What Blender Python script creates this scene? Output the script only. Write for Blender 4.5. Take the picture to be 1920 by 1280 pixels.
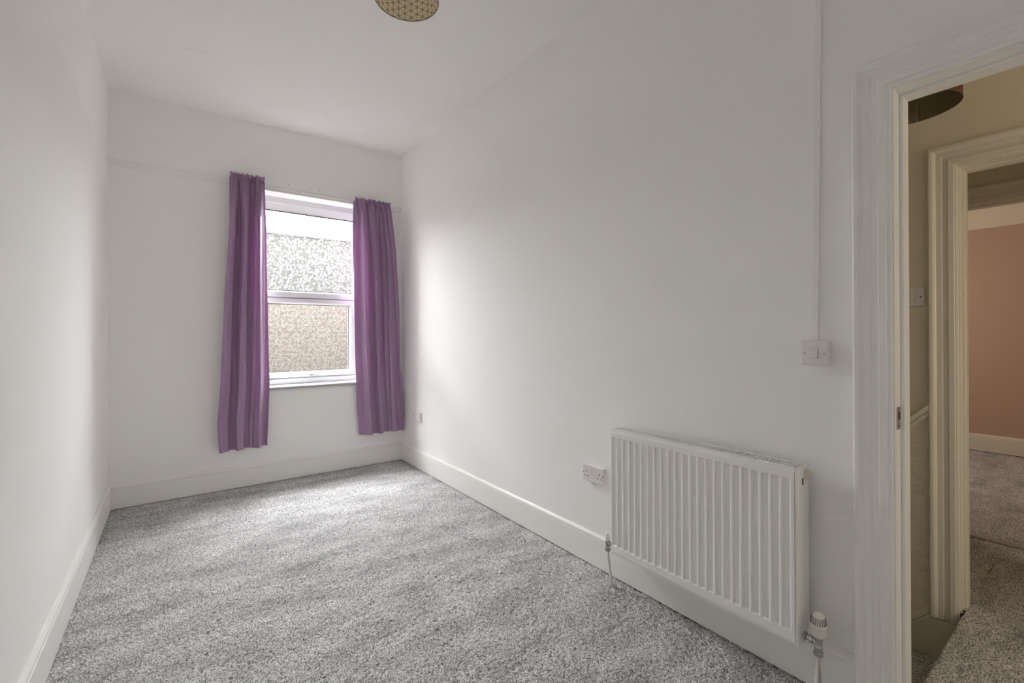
import bpy, bmesh, math, random
import numpy as np
from mathutils import Vector, Matrix

# ------------------------------------------------------------------ camera, world, light, exposure
scene = bpy.context.scene
C = scene.collection
for o in list(bpy.data.objects):
    bpy.data.objects.remove(o, do_unlink=True)

F_PX, YAW, PITCH, ROLL, CY = 852.69, 0.6352, -0.0027, -0.0035, 623.69
cam_d = bpy.data.cameras.new('camera')
cam_d.sensor_width = 36.0
cam_d.lens = 36.0 * F_PX / 1920.0
cam_d.shift_y = -(640.0 - CY) / 1920.0
cam_d.clip_start = 0.01
cam = bpy.data.objects.new('camera', cam_d)
C.objects.link(cam)
fw = Vector((math.sin(YAW) * math.cos(PITCH), math.cos(YAW) * math.cos(PITCH), -math.sin(PITCH)))
rt = Vector((math.cos(YAW), -math.sin(YAW), 0))
up = rt.cross(fw)
r2 = math.cos(ROLL) * rt + math.sin(ROLL) * up
u2 = -math.sin(ROLL) * rt + math.cos(ROLL) * up
cam.matrix_world = Matrix(((r2.x, u2.x, -fw.x, 0), (r2.y, u2.y, -fw.y, 0), (r2.z, u2.z, -fw.z, 1.25), (0, 0, 0, 1)))
scene.camera = cam

world = bpy.data.worlds.new('overcast_sky')
scene.world = world
world.use_nodes = True
wb = world.node_tree.nodes['Background']
wb.inputs['Color'].default_value = (0.985, 0.995, 1.0, 1)
wb.inputs['Strength'].default_value = 5.0

# daylight portal in the window opening (guides the sky sampling, gives no light of its own)
pl = bpy.data.lights.new('window_portal', 'AREA')
pl.shape = 'RECTANGLE'
pl.size, pl.size_y = 0.92, 1.70
pl.cycles.is_portal = True
po = bpy.data.objects.new('window_portal', pl)
C.objects.link(po)
po.location = (1.0, 4.735, 1.635)
po.rotation_euler = (math.radians(-90), 0, 0)

# added area lamp brightening the far pink room; its side wall has no window
al = bpy.data.lights.new('pink_room_fill', 'AREA')
al.shape = 'RECTANGLE'
al.size, al.size_y = 1.0, 1.3
al.energy = 0.90
al.color = (1.0, 0.90, 0.78)
ao = bpy.data.objects.new('pink_room_fill', al)
C.objects.link(ao)
ao.location = (5.6, 2.15, 1.6)
ao.rotation_euler = (math.radians(-90), 0, 0)

# added fill lamp at the near end of the landing, before a solid wall
ll = bpy.data.lights.new('landing_fill', 'AREA')
ll.shape = 'RECTANGLE'
ll.size, ll.size_y = 0.7, 1.1
ll.energy = 0.54
ll.color = (1.0, 0.90, 0.76)
lo = bpy.data.objects.new('landing_fill', ll)
C.objects.link(lo)
lo.location = (2.39, -1.66, 1.25)
lo.rotation_euler = (math.radians(90), 0, 0)

vs = scene.view_settings
vs.view_transform = 'Standard'
vs.look = 'None'
vs.exposure = 4.12
vs.gamma = 1.0
vs.use_curve_mapping = False
scene.cycles.max_bounces = 14
scene.cycles.diffuse_bounces = 12
scene.cycles.transparent_max_bounces = 16
scene.cycles.sample_clamp_indirect = 6.0
scene.cycles.use_denoising = True

# ------------------------------------------------------------------ materials
def mat(name, col=(.8, .8, .8), rough=.6, metal=0.0, spec=.3, bump=None, noise=None):
    m = bpy.data.materials.new(name)
    m.use_nodes = True
    nt = m.node_tree
    b = nt.nodes['Principled BSDF']
    b.inputs['Base Color'].default_value = (*col, 1)
    b.inputs['Roughness'].default_value = rough
    b.inputs['Metallic'].default_value = metal
    b.inputs['Specular IOR Level'].default_value = spec
    tc = nt.nodes.new('ShaderNodeTexCoord')
    if noise:                                    # (scale, amount): gentle tone variation
        n = nt.nodes.new('ShaderNodeTexNoise')
        n.inputs['Scale'].default_value = noise[0]
        n.inputs['Detail'].default_value = 4
        nt.links.new(tc.outputs['Object'], n.inputs['Vector'])
        mr = nt.nodes.new('ShaderNodeMapRange')
        mr.inputs['To Min'].default_value = 1 - noise[1]
        mr.inputs['To Max'].default_value = 1 + noise[1]
        nt.links.new(n.outputs['Fac'], mr.inputs['Value'])
        mx = nt.nodes.new('ShaderNodeVectorMath')
        mx.operation = 'SCALE'
        mx.inputs[0].default_value = col
        nt.links.new(mr.outputs['Result'], mx.inputs['Scale'])
        nt.links.new(mx.outputs['Vector'], b.inputs['Base Color'])
    if bump:                                     # (scale, strength, distance)
        n = nt.nodes.new('ShaderNodeTexNoise')
        n.inputs['Scale'].default_value = bump[0]
        n.inputs['Detail'].default_value = 3
        nt.links.new(tc.outputs['Object'], n.inputs['Vector'])
        bp = nt.nodes.new('ShaderNodeBump')
        bp.inputs['Strength'].default_value = bump[1]
        bp.inputs['Distance'].default_value = bump[2]
        nt.links.new(n.outputs['Fac'], bp.inputs['Height'])
        nt.links.new(bp.outputs['Normal'], b.inputs['Normal'])
    return m

M = {}
M['wall'] = mat('white_wall_paint', (.92, .912, .895), .75, spec=.15, bump=(160, .12, .002), noise=(1.3, .012))
M['ceiling'] = mat('white_ceiling_paint', (.92, .912, .895), .8, spec=.1, bump=(120, .10, .002), noise=(1.1, .012))
M['gloss'] = mat('white_gloss_paint', (.88, .87, .845), .35, spec=.4)
M['upvc'] = mat('white_window_plastic', (.74, .745, .755), .3, spec=.4)
M['plastic'] = mat('white_fitting_plastic', (.80, .775, .765), .35, spec=.4)
M['rad'] = mat('radiator_enamel', (.86, .85, .82), .4, spec=.35)
M['radcream'] = mat('aged_cream_plastic', (.75, .70, .56), .45)
M['trv'] = mat('valve_head_plastic', (.78, .75, .69), .4)
M['chrome'] = mat('chrome', (.55, .56, .55), .22, metal=1.0)
M['gasket'] = mat('grey_window_gasket', (.10, .10, .105), .6)
M['steel'] = mat('dull_steel', (.42, .40, .38), .4, metal=1.0)
M['dark'] = mat('dark_void', (.03, .028, .025), .8)
M['pindark'] = mat('socket_hole_dark', (.06, .055, .055), .6)
M['cream'] = mat('landing_cream_paint', (.81, .755, .63), .7, spec=.15, bump=(140, .12, .002))
M['creamgloss'] = mat('landing_cream_gloss', (.82, .785, .69), .35, spec=.4)
M['pink'] = mat('pink_wall_paint', (.60, .42, .325), .75, spec=.1, bump=(140, .1, .002))
M['peach'] = mat('pale_upper_paint', (.86, .76, .62), .75, spec=.1)
M['concrete'] = mat('yard_paving', (.22, .21, .20), .9, noise=(3, .15))
M['sleeve'] = mat('white_pipe_sleeve', (.80, .78, .74), .45)
M['holegrey'] = mat('filler_grey', (.30, .28, .26), .8)
M['crack'] = mat('crack_grey', (.62, .60, .57), .9)

# anaglypta paper below the dado on the stairs
def anaglypta():
    m = mat('embossed_cream_paper', (.81, .755, .63), .6, spec=.2)
    nt = m.node_tree
    b = nt.nodes['Principled BSDF']
    tc = nt.nodes.new('ShaderNodeTexCoord')
    n = nt.nodes.new('ShaderNodeTexVoronoi')
    n.inputs['Scale'].default_value = 45
    w = nt.nodes.new('ShaderNodeTexWave')
    w.inputs['Scale'].default_value = 9
    w.inputs['Distortion'].default_value = 14
    nt.links.new(tc.outputs['Object'], n.inputs['Vector'])
    nt.links.new(tc.outputs['Object'], w.inputs['Vector'])
    a = nt.nodes.new('ShaderNodeMath')
    a.operation = 'ADD'
    nt.links.new(n.outputs['Distance'], a.inputs[0])
    nt.links.new(w.outputs['Fac'], a.inputs[1])
    bp = nt.nodes.new('ShaderNodeBump')
    bp.inputs['Strength'].default_value = .5
    bp.inputs['Distance'].default_value = .004
    nt.links.new(a.outputs[0], bp.inputs['Height'])
    nt.links.new(bp.outputs['Normal'], b.inputs['Normal'])
    return m
M['anaglypta'] = anaglypta()

def carpet_mat(name, lo, hi, nap):
    m = bpy.data.materials.new(name)
    m.use_nodes = True
    nt = m.node_tree
    b = nt.nodes['Principled BSDF']
    b.inputs['Roughness'].default_value = .95
    b.inputs['Specular IOR Level'].default_value = .05
    tc = nt.nodes.new('ShaderNodeTexCoord')
    n1 = nt.nodes.new('ShaderNodeTexNoise')
    n1.inputs['Scale'].default_value = 190
    n1.inputs['Detail'].default_value = 2
    n2 = nt.nodes.new('ShaderNodeTexNoise')          # nap brushed this way and that
    n2.inputs['Scale'].default_value = 4.2
    n2.inputs['Detail'].default_value = 5
    n2.inputs['Roughness'].default_value = .62
    mp = nt.nodes.new('ShaderNodeMapping')
    mp.inputs['Rotation'].default_value = (0, 0, .5)
    mp.inputs['Scale'].default_value = (.7, 1.7, 1)
    nt.links.new(tc.outputs['Object'], mp.inputs['Vector'])
    nt.links.new(mp.outputs['Vector'], n2.inputs['Vector'])
    nt.links.new(tc.outputs['Object'], n1.inputs['Vector'])
    cr = nt.nodes.new('ShaderNodeValToRGB')
    cr.color_ramp.elements[0].position = .36
    cr.color_ramp.elements[0].color = (*lo, 1)
    cr.color_ramp.elements[1].position = .64
    cr.color_ramp.elements[1].color = (*hi, 1)
    nt.links.new(n1.outputs['Fac'], cr.inputs['Fac'])
    mr = nt.nodes.new('ShaderNodeMapRange')
    mr.inputs['From Min'].default_value = .3
    mr.inputs['From Max'].default_value = .62
    mr.inputs['To Min'].default_value = 1 - nap
    mr.inputs['To Max'].default_value = 1 + nap * .5
    nt.links.new(n2.outputs['Fac'], mr.inputs['Value'])
    sc = nt.nodes.new('ShaderNodeVectorMath')
    sc.operation = 'SCALE'
    nt.links.new(cr.outputs['Color'], sc.inputs[0])
    nt.links.new(mr.outputs['Result'], sc.inputs['Scale'])
    nt.links.new(sc.outputs['Vector'], b.inputs['Base Color'])
    return m
M['carpet'] = carpet_mat('grey_twist_carpet', (.17, .17, .17), (.84, .835, .83), .27)

def glass_mat(name, scale, lo, hi, scatter):
    # obscured glass: mostly clear, with a bubble pattern that scatters a little of the light
    m = bpy.data.materials.new(name)
    m.use_nodes = True
    nt = m.node_tree
    nt.nodes.clear()
    out = nt.nodes.new('ShaderNodeOutputMaterial')
    tc = nt.nodes.new('ShaderNodeTexCoord')
    v = nt.nodes.new('ShaderNodeTexVoronoi')
    v.inputs['Scale'].default_value = scale
    n = nt.nodes.new('ShaderNodeTexNoise')
    n.inputs['Scale'].default_value = scale * 1.3
    n.inputs['Detail'].default_value = 4
    n.inputs['Roughness'].default_value = .65
    nt.links.new(tc.outputs['Object'], v.inputs['Vector'])
    nt.links.new(tc.outputs['Object'], n.inputs['Vector'])
    ad = nt.nodes.new('ShaderNodeMath')
    ad.operation = 'MULTIPLY'
    nt.links.new(v.outputs['Distance'], ad.inputs[0])
    nt.links.new(n.outputs['Fac'], ad.inputs[1])
    cr = nt.nodes.new('ShaderNodeMapRange')
    cr.inputs['From Min'].default_value = .08
    cr.inputs['From Max'].default_value = .36
    cr.inputs['To Min'].default_value = hi
    cr.inputs['To Max'].default_value = lo
    nt.links.new(ad.outputs[0], cr.inputs['Value'])
    cb = nt.nodes.new('ShaderNodeCombineColor')
    for k in range(3):
        nt.links.new(cr.outputs['Result'], cb.inputs[k])
    tr = nt.nodes.new('ShaderNodeBsdfTransparent')
    nt.links.new(cb.outputs['Color'], tr.inputs['Color'])
    tl = nt.nodes.new('ShaderNodeBsdfTranslucent')
    tl.inputs['Color'].default_value = (.95, .96, .97, 1)
    f2 = nt.nodes.new('ShaderNodeMapRange')
    f2.inputs['From Min'].default_value = .02
    f2.inputs['From Max'].default_value = .25
    f2.inputs['To Min'].default_value = scatter
    f2.inputs['To Max'].default_value = scatter * .15
    nt.links.new(ad.outputs[0], f2.inputs['Value'])
    mx = nt.nodes.new('ShaderNodeMixShader')
    nt.links.new(f2.outputs['Result'], mx.inputs[0])
    nt.links.new(tr.outputs[0], mx.inputs[1])
    nt.links.new(tl.outputs[0], mx.inputs[2])
    gl = nt.nodes.new('ShaderNodeBsdfGlossy')
    gl.inputs['Roughness'].default_value = .25
    m2 = nt.nodes.new('ShaderNodeMixShader')
    m2.inputs[0].default_value = .03
    nt.links.new(mx.outputs[0], m2.inputs[1])
    nt.links.new(gl.outputs[0], m2.inputs[2])
    nt.links.new(m2.outputs[0], out.inputs['Surface'])
    return m
M['glass_bubble'] = glass_mat('bubble_obscured_glass', 48, .76, .99, .030)
M['glass_fine'] = glass_mat('stippled_obscured_glass', 56, .80, .99, .022)

def curtain_mat():
    m = bpy.data.materials.new('purple_curtain_fabric')
    m.use_nodes = True
    nt = m.node_tree
    b = nt.nodes['Principled BSDF']
    out = nt.nodes['Material Output']
    tc = nt.nodes.new('ShaderNodeTexCoord')
    mp = nt.nodes.new('ShaderNodeMapping')
    mp.inputs['Scale'].default_value = (60, 60, 700)
    n = nt.nodes.new('ShaderNodeTexNoise')
    n.inputs['Scale'].default_value = 1.0
    n.inputs['Detail'].default_value = 3
    nt.links.new(tc.outputs['Object'], mp.inputs['Vector'])
    nt.links.new(mp.outputs['Vector'], n.inputs['Vector'])
    cr = nt.nodes.new('ShaderNodeValToRGB')
    cr.color_ramp.elements[0].position = .3
    cr.color_ramp.elements[0].color = (.44, .28, .46, 1)
    cr.color_ramp.elements[1].position = .7
    cr.color_ramp.elements[1].color = (.60, .42, .62, 1)
    nt.links.new(n.outputs['Fac'], cr.inputs['Fac'])
    nt.links.new(cr.outputs['Color'], b.inputs['Base Color'])
    b.inputs['Roughness'].default_value = .45
    b.inputs['Specular IOR Level'].default_value = .4
    b.inputs['Sheen Weight'].default_value = .25
    b.inputs['Sheen Tint'].default_value = (.8, .6, .8, 1)
    bp = nt.nodes.new('ShaderNodeBump')
    bp.inputs['Strength'].default_value = .25
    bp.inputs['Distance'].default_value = .001
    nt.links.new(n.outputs['Fac'], bp.inputs['Height'])
    nt.links.new(bp.outputs['Normal'], b.inputs['Normal'])
    tl = nt.nodes.new('ShaderNodeBsdfTranslucent')
    tl.inputs['Color'].default_value = (.46, .22, .42, 1)
    mx = nt.nodes.new('ShaderNodeMixShader')
    mx.inputs[0].default_value = .25
    nt.links.new(b.outputs[0], mx.inputs[1])
    nt.links.new(tl.outputs[0], mx.inputs[2])
    nt.links.new(mx.outputs[0], out.inputs['Surface'])
    return m
M['curtain'] = curtain_mat()

def lattice_mat(name, pale, tan, width, translucent):
    # printed lattice of triangles and stars, laid out in metres on the shade's own UV
    m = bpy.data.materials.new(name)
    m.use_nodes = True
    nt = m.node_tree
    b = nt.nodes['Principled BSDF']
    out = nt.nodes['Material Output']
    b.inputs['Roughness'].default_value = .8
    b.inputs['Specular IOR Level'].default_value = .1
    uv = nt.nodes.new('ShaderNodeUVMap')
    sep = nt.nodes.new('ShaderNodeSeparateXYZ')
    nt.links.new(uv.outputs['UV'], sep.inputs[0])
    h = .0245
    side = h * 2 / math.sqrt(3)
    last = None
    fams = [(0, h, width), (60, h, width), (120, h, width), (90, side / 2, width * .28), (30, side / 2, width * .28), (150, side / 2, width * .28)]
    for ang, sp, wd in fams:
        a = math.radians(ang)
        p1 = nt.nodes.new('ShaderNodeMath'); p1.operation = 'MULTIPLY'; p1.inputs[1].default_value = math.cos(a) / sp
        p2 = nt.nodes.new('ShaderNodeMath'); p2.operation = 'MULTIPLY'; p2.inputs[1].default_value = math.sin(a) / sp
        nt.links.new(sep.outputs[0], p1.inputs[0])
        nt.links.new(sep.outputs[1], p2.inputs[0])
        s = nt.nodes.new('ShaderNodeMath'); s.operation = 'ADD'
        nt.links.new(p1.outputs[0], s.inputs[0]); nt.links.new(p2.outputs[0], s.inputs[1])
        pp = nt.nodes.new('ShaderNodeMath'); pp.operation = 'PINGPONG'; pp.inputs[1].default_value = .5
        nt.links.new(s.outputs[0], pp.inputs[0])
        lt = nt.nodes.new('ShaderNodeMath'); lt.operation = 'LESS_THAN'; lt.inputs[1].default_value = wd / sp / 2
        nt.links.new(pp.outputs[0], lt.inputs[0])
        if last is None:
            last = lt
        else:
            mxn = nt.nodes.new('ShaderNodeMath'); mxn.operation = 'MAXIMUM'
            nt.links.new(last.outputs[0], mxn.inputs[0]); nt.links.new(lt.outputs[0], mxn.inputs[1])
            last = mxn
    mix = nt.nodes.new('ShaderNodeMix'); mix.data_type = 'RGBA'
    mix.inputs['A'].default_value = (*pale, 1)
    mix.inputs['B'].default_value = (*tan, 1)
    nt.links.new(last.outputs[0], mix.inputs['Factor'])
    nt.links.new(mix.outputs['Result'], b.inputs['Base Color'])
    tl = nt.nodes.new('ShaderNodeBsdfTranslucent')
    nt.links.new(mix.outputs['Result'], tl.inputs['Color'])
    ms = nt.nodes.new('ShaderNodeMixShader')
    ms.inputs[0].default_value = translucent
    nt.links.new(b.outputs[0], ms.inputs[1]); nt.links.new(tl.outputs[0], ms.inputs[2])
    nt.links.new(ms.outputs[0], out.inputs['Surface'])
    return m
M['shade'] = lattice_mat('cream_and_tan_lattice_fabric', (.97, .90, .72), (.42, .31, .16), .0040, .5)
M['shade_rim'] = mat('brown_shade_rim', (.16, .10, .06), .5)
M['shade_red'] = lattice_mat('red_brown_lattice_fabric', (.30, .13, .08), (.14, .05, .03), .005, .05)
M['shade_liner'] = mat('olive_shade_liner', (.21, .17, .09), .7)
M['bulb'] = mat('opal_bulb', (.8, .78, .7), .3)

def brick_mat():
    m = bpy.data.materials.new('pale_orange_brick')
    m.use_nodes = True
    nt = m.node_tree
    b = nt.nodes['Principled BSDF']
    b.inputs['Roughness'].default_value = .9
    tc = nt.nodes.new('ShaderNodeTexCoord')
    mp = nt.nodes.new('ShaderNodeMapping')
    mp.inputs['Rotation'].default_value = (math.radians(90), 0, 0)
    br = nt.nodes.new('ShaderNodeTexBrick')
    br.inputs['Color1'].default_value = (.175, .154, .136, 1)
    br.inputs['Color2'].default_value = (.163, .150, .137, 1)
    br.inputs['Mortar'].default_value = (.20, .188, .173, 1)
    br.inputs['Scale'].default_value = 4.4
    br.inputs['Mortar Size'].default_value = .02
    nt.links.new(tc.outputs['Object'], mp.inputs['Vector'])
    nt.links.new(mp.outputs['Vector'], br.inputs['Vector'])
    nt.links.new(br.outputs['Color'], b.inputs['Base Color'])
    return m
M['brick'] = brick_mat()
M['render'] = mat('weathered_render', (.122, .125, .128), .9, noise=(2, .08))

# ------------------------------------------------------------------ mesh helpers
def obj(name, bm, m, parent=None, smooth=False, loc=None):
    me = bpy.data.meshes.new(name)
    bmesh.ops.recalc_face_normals(bm, faces=bm.faces[:])
    bm.to_mesh(me)
    bm.free()
    me.materials.append(M[m] if isinstance(m, str) else m)
    if smooth:
        for p in me.polygons:
            p.use_smooth = True
    o = bpy.data.objects.new(name, me)
    C.objects.link(o)
    if loc is not None:
        o.location = loc
    if parent is not None:
        o.parent = parent
    return o

def empty(name, loc=(0, 0, 0)):
    o = bpy.data.objects.new(name, None)
    o.empty_display_size = .05
    o.location = loc
    C.objects.link(o)
    return o

def tag(o, label=None, cat=None, group=None, kind=None):
    if label: o['label'] = label
    if cat: o['category'] = cat
    if group: o['group'] = group
    if kind: o['kind'] = kind
    return o

def struct(o, label=None, cat=None):
    return tag(o, label, cat, kind='structure')

def box(bm, x0, x1, y0, y1, z0, z1, bevel=0.0, seg=2):
    vs_ = [bm.verts.new(p) for p in ((x0, y0, z0), (x1, y0, z0), (x1, y1, z0), (x0, y1, z0), (x0, y0, z1), (x1, y0, z1), (x1, y1, z1), (x0, y1, z1))]
    fs = [bm.faces.new([vs_[i] for i in f]) for f in ((0, 3, 2, 1), (4, 5, 6, 7), (0, 1, 5, 4), (1, 2, 6, 5), (2, 3, 7, 6), (3, 0, 4, 7))]
    if bevel:
        es = {e for f in fs for e in f.edges}
        bmesh.ops.bevel(bm, geom=list(es), offset=bevel, segments=seg, profile=.5, affect='EDGES')
    return bm

def bx(*a, **k):
    return box(bmesh.new(), *a, **k)

def prism(bm, poly, fn, a, b):
    """poly: list of 2-D points; fn(u, v, t) -> 3-D; extruded from t=a to t=b"""
    A = [bm.verts.new(fn(u, v, a)) for u, v in poly]
    B = [bm.verts.new(fn(u, v, b)) for u, v in poly]
    n = len(poly)
    for i in range(n):
        j = (i + 1) % n
        bm.faces.new((A[i], A[j], B[j], B[i]))
    bm.faces.new(A[::-1])
    bm.faces.new(B)
    return bm

def sweep(bm, poly, path):
    """poly pts (u,v) placed by each path element: fn(u,v)->3-D (for mitred mouldings)"""
    rings = [[bm.verts.new(fn(u, v)) for u, v in poly] for fn in path]
    n = len(poly)
    for A, B in zip(rings, rings[1:]):
        for i in range(n):
            j = (i + 1) % n
            bm.faces.new((A[i], A[j], B[j], B[i]))
    bm.faces.new(rings[0][::-1])
    bm.faces.new(rings[-1])
    return bm

def lathe(bm, prof, axis='z', origin=(0, 0, 0), seg=32, cap=True):
    o = Vector(origin)
    def P(r, h, t):
        c, s = r * math.cos(t), r * math.sin(t)
        return o + Vector({'z': (c, s, h), 'y': (c, h, s), 'x': (h, c, s)}[axis])
    rings = []
    for r, h in prof:
        rings.append([bm.verts.new(P(max(r, 1e-5), h, 2 * math.pi * k / seg)) for k in range(seg)])
    for A, B in zip(rings, rings[1:]):
        for k in range(seg):
            bm.faces.new((A[k], A[(k + 1) % seg], B[(k + 1) % seg], B[k]))
    if cap:
        bm.faces.new(rings[0][::-1])
        bm.faces.new(rings[-1])
    return bm

def tube(bm, pts, r, seg=16):
    pts = [Vector(p) for p in pts]
    rings = []
    for i, p in enumerate(pts):
        d = (pts[min(i + 1, len(pts) - 1)] - pts[max(i - 1, 0)]).normalized()
        a = d.orthogonal().normalized()
        if i:
            a = (pa - d * pa.dot(d)).normalized()
        pa = a
        b_ = d.cross(a)
        rings.append([bm.verts.new(p + r * (math.cos(2 * math.pi * k / seg) * a + math.sin(2 * math.pi * k / seg) * b_)) for k in range(seg)])
    for A, B in zip(rings, rings[1:]):
        for k in range(seg):
            bm.faces.new((A[k], A[(k + 1) % seg], B[(k + 1) % seg], B[k]))
    bm.faces.new(rings[0][::-1])
    bm.faces.new(rings[-1])
    return bm

def copy_tree(o, parent=None):
    c = o.copy()
    C.objects.link(c)
    c.parent = parent
    for ch in list(o.children):
        copy_tree(ch, c)
    return c

# ------------------------------------------------------------------ the shell of the bedroom
XL, XR, YB, YF, ZC = -0.400, 1.8266, 4.351, -0.45, 3.035
WR = 1.944                     # far face of the right wall
# window opening
WX0, WX1, WZ0, WZ1, WY = 0.55, 1.45, 0.7785, 2.479, 4.50

struct(obj('floor', bx(XL - .1, WR, YF - .1, YB + .02, -.25, -.012), 'concrete'))
ceiling = struct(obj('ceiling', bx(XL - .1, WR, YF - .1, YB + .02, ZC, ZC + .2), 'ceiling'))
struct(obj('wall_left', bx(XL - .12, XL, YF - .1, YB + .02, -.25, ZC), 'wall'))
struct(obj('wall_front', bx(XL, XR, YF - .12, YF, -.25, ZC), 'wall'))

bm = bmesh.new()
DY0, DY1, DZ = -.35, .4599, 2.0422           # rough opening of the bedroom doorway
box(bm, XR, WR, DY1, YB, -.25, ZC)
box(bm, XR, WR, YF - .12, DY0, -.25, ZC)
box(bm, XR, WR, DY0, DY1, DZ, ZC)
struct(obj('wall_right', bm, 'wall'))

bm = bmesh.new()
YO = 4.60                                    # outer face of the house wall
ET = 4.25                                    # underside of the added overhang, set high to shade the passage
box(bm, -5, WX0, YB, YO, -3, ET)
box(bm, WX1, 8, YB, YO, -3, ET)
box(bm, WX0, WX1, YB, YO, -3, WZ0)
box(bm, WX0, WX1, YB, YO, WZ1, ET)
wall_back = struct(obj('wall_back', bm, 'wall'))

bm = bmesh.new()
YE = 4.74  # unseen brick leaf, added and thickened to cut outdoor bounce and side skylight
box(bm, -5, WX0, YO, YE, -3, ET)
box(bm, WX1, 8, YO, YE, -3, ET)
box(bm, WX0, WX1, YO, YE, -3, WZ0)
box(bm, WX0, WX1, YO, YE, WZ1, ET)
struct(obj('wall_outer_baffle', bm, 'brick'))

# hairline crack in the ceiling plaster and old fixing holes in the wall above the window
cpts = [(-.046, 3.458), (-.02, 3.466), (.0115, 3.4667), (.035, 3.470), (.0651, 3.4665), (.10, 3.458), (.147, 3.453), (.19, 3.447), (.2175, 3.443)]
bm = bmesh.new()
vt = []
for k, (x, y) in enumerate(cpts):
    w = .0014 * (1 - abs(2 * k / (len(cpts) - 1) - 1) * .7)
    vt.append([bm.verts.new((x, y - w, ZC - .0004)), bm.verts.new((x, y + w, ZC - .0004))])
for A, B in zip(vt, vt[1:]):
    bm.faces.new((A[0], B[0], B[1], A[1]))
obj('crack', bm, 'crack', ceiling)
for (x, z, r) in ((.7874, 2.5614, .004), (1.0433, 2.5622, .0045), (1.3047, 2.5553, .003)):
    bm = lathe(bmesh.new(), [(r, -.0012), (r * .8, .0002), (r * .3, .004)], 'y', (x, YB, z), 12)
    obj('screw_hole', bm, 'holegrey', wall_back)

# skirting boards with a moulded top, mitred round the room
SK = [(0, 0), (.018, 0), (.018, .1425), (.0125, .1450), (.0125, .1472), (.0172, .1500), (.0155, .160), (.010, .167), (.006, .171), (0, .171)]
def skirting(name, fn0, fn1, m='gloss'):
    return struct(obj(name, sweep(bmesh.new(), SK, [fn0, fn1]), m))
skirting('baseboard_back', lambda u, v: (XL + u, YB - u, v), lambda u, v: (XR - u, YB - u, v))
skirting('baseboard_left', lambda u, v: (XL + u, YF + u, v), lambda u, v: (XL + u, YB - u, v))
skirting('baseboard_right', lambda u, v: (XR - u, YB - u, v), lambda u, v: (XR - u, .5365, v))
skirting('baseboard_front', lambda u, v: (XR - .03, YF + u, v), lambda u, v: (XL + u, YF + u, v))

# picture rail: plain on the window wall, painted almost flush on the left wall
PR = [(0, 2.4790), (.010, 2.4790), (.012, 2.485), (.010, 2.497), (.013, 2.503), (.016, 2.512), (.014, 2.520), (.006, 2.5242), (0, 2.5242)]
struct(obj('trim_1', sweep(bmesh.new(), PR, [lambda u, v: (XL + u * .4, YB - u, v), lambda u, v: (XR - .002, YB - u, v)]), 'gloss'))
PL = [(0, 2.484), (.0016, 2.486), (.0022, 2.492), (.0022, 2.510), (.0016, 2.516), (0, 2.519)]
struct(obj('trim_2', sweep(bmesh.new(), PL, [lambda u, v: (XL + u, YF + .01, v), lambda u, v: (XL + u, YB - u, v)]), 'wall'))

# ------------------------------------------------------------------ window
win = struct(empty('window_1', ((WX0 + WX1) / 2, WY, WZ0 + .027)))
def wpart(name, bm, m='upvc', parent=win, smooth=False):
    o = obj(name, bm, m, None, smooth)
    o.parent = parent
    root = parent
    inv = Vector((0, 0, 0))
    while root is not None:
        inv += root.location
        root = root.parent
    o.location = -inv
    return o

GY = 4.535                                     # glass plane
SILL = .8055
FX0, FX1, FZ0, FZ1 = WX0, WX1, SILL, WZ1
# outer frame: rails and stiles with a bevelled bead towards the glass
TZ0, TZ1 = 1.5818, 1.6476                      # transom
def frame_ring(x0, x1, z0, z1, wf, wb, y0, yb, y1):
    """four mitred sides: flat face wf wide at y0, then bevel wb wide running back to yb"""
    prof = [(0, y1), (0, y0), (wf, y0), (wf + wb, yb), (wf + wb, y1)]
    out = []
    for a, b, f in (('x', 0, 0),):
        pass
    L_ = lambda u, y: (x0 + u, y, z0 + u)
    LT = lambda u, y: (x0 + u, y, z1 - u)
    RT = lambda u, y: (x1 - u, y, z1 - u)
    RB = lambda u, y: (x1 - u, y, z0 + u)
    for nm, A, B in (('stile', L_, LT), ('rail', LT, RT), ('stile', RT, RB), ('rail', RB, L_)):
        out.append((nm, sweep(bmesh.new(), prof, [A, B])))
    return out
# fixed upper light
for nm, b in frame_ring(FX0, FX1, TZ0, FZ1, .045, .052, WY, GY - .004, WY + .06):
    pass
bm = bmesh.new()
prof_top = [(FZ1, WY + .065), (FZ1, WY), (2.430, WY), (2.426, WY + .004), (2.361, GY - .006), (2.361, WY + .065)]
prism(bm, prof_top, lambda u, v, t: (t, v, u), FX0, FX1)
wpart('head_rail', bm)
bm = bmesh.new()
prof_tr = [(TZ1, WY + .065), (TZ1, GY - .006), (1.643, WY + .010), (1.636, WY), (1.590, WY), (TZ0, WY + .006), (TZ0, WY + .065)]
prism(bm, prof_tr, lambda u, v, t: (t, v, u), FX0, FX1)
wpart('transom', bm)
for s, xe in ((1, FX0), (-1, FX1)):
    bm = bmesh.new()                            # side of the fixed light
    prism(bm, [(xe, WY + .065), (xe, WY), (xe + s * .046, WY), (xe + s * .052, GY - .006), (xe + s * .052, WY + .065)], lambda u, v, t: (u, v, t), TZ1, 2.361)
    wpart('fixed_light_stile', bm)
    bm = bmesh.new()
    prism(bm, [(xe, WY + .065), (xe, WY), (xe + s * .044, WY), (xe + s * .046, WY + .004), (xe + s * .046, WY + .065)], lambda u, v, t: (u, v, t), FZ0, TZ0)
    wpart('frame_stile', bm)
bm = bmesh.new()
prism(bm, [(FZ0, WY + .065), (FZ0, WY - .004), (.853, WY - .004), (.858, WY + .003), (.858, WY + .065)], lambda u, v, t: (t, v, u), FX0, FX1)
wpart('frame_bottom_rail', bm)
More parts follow.
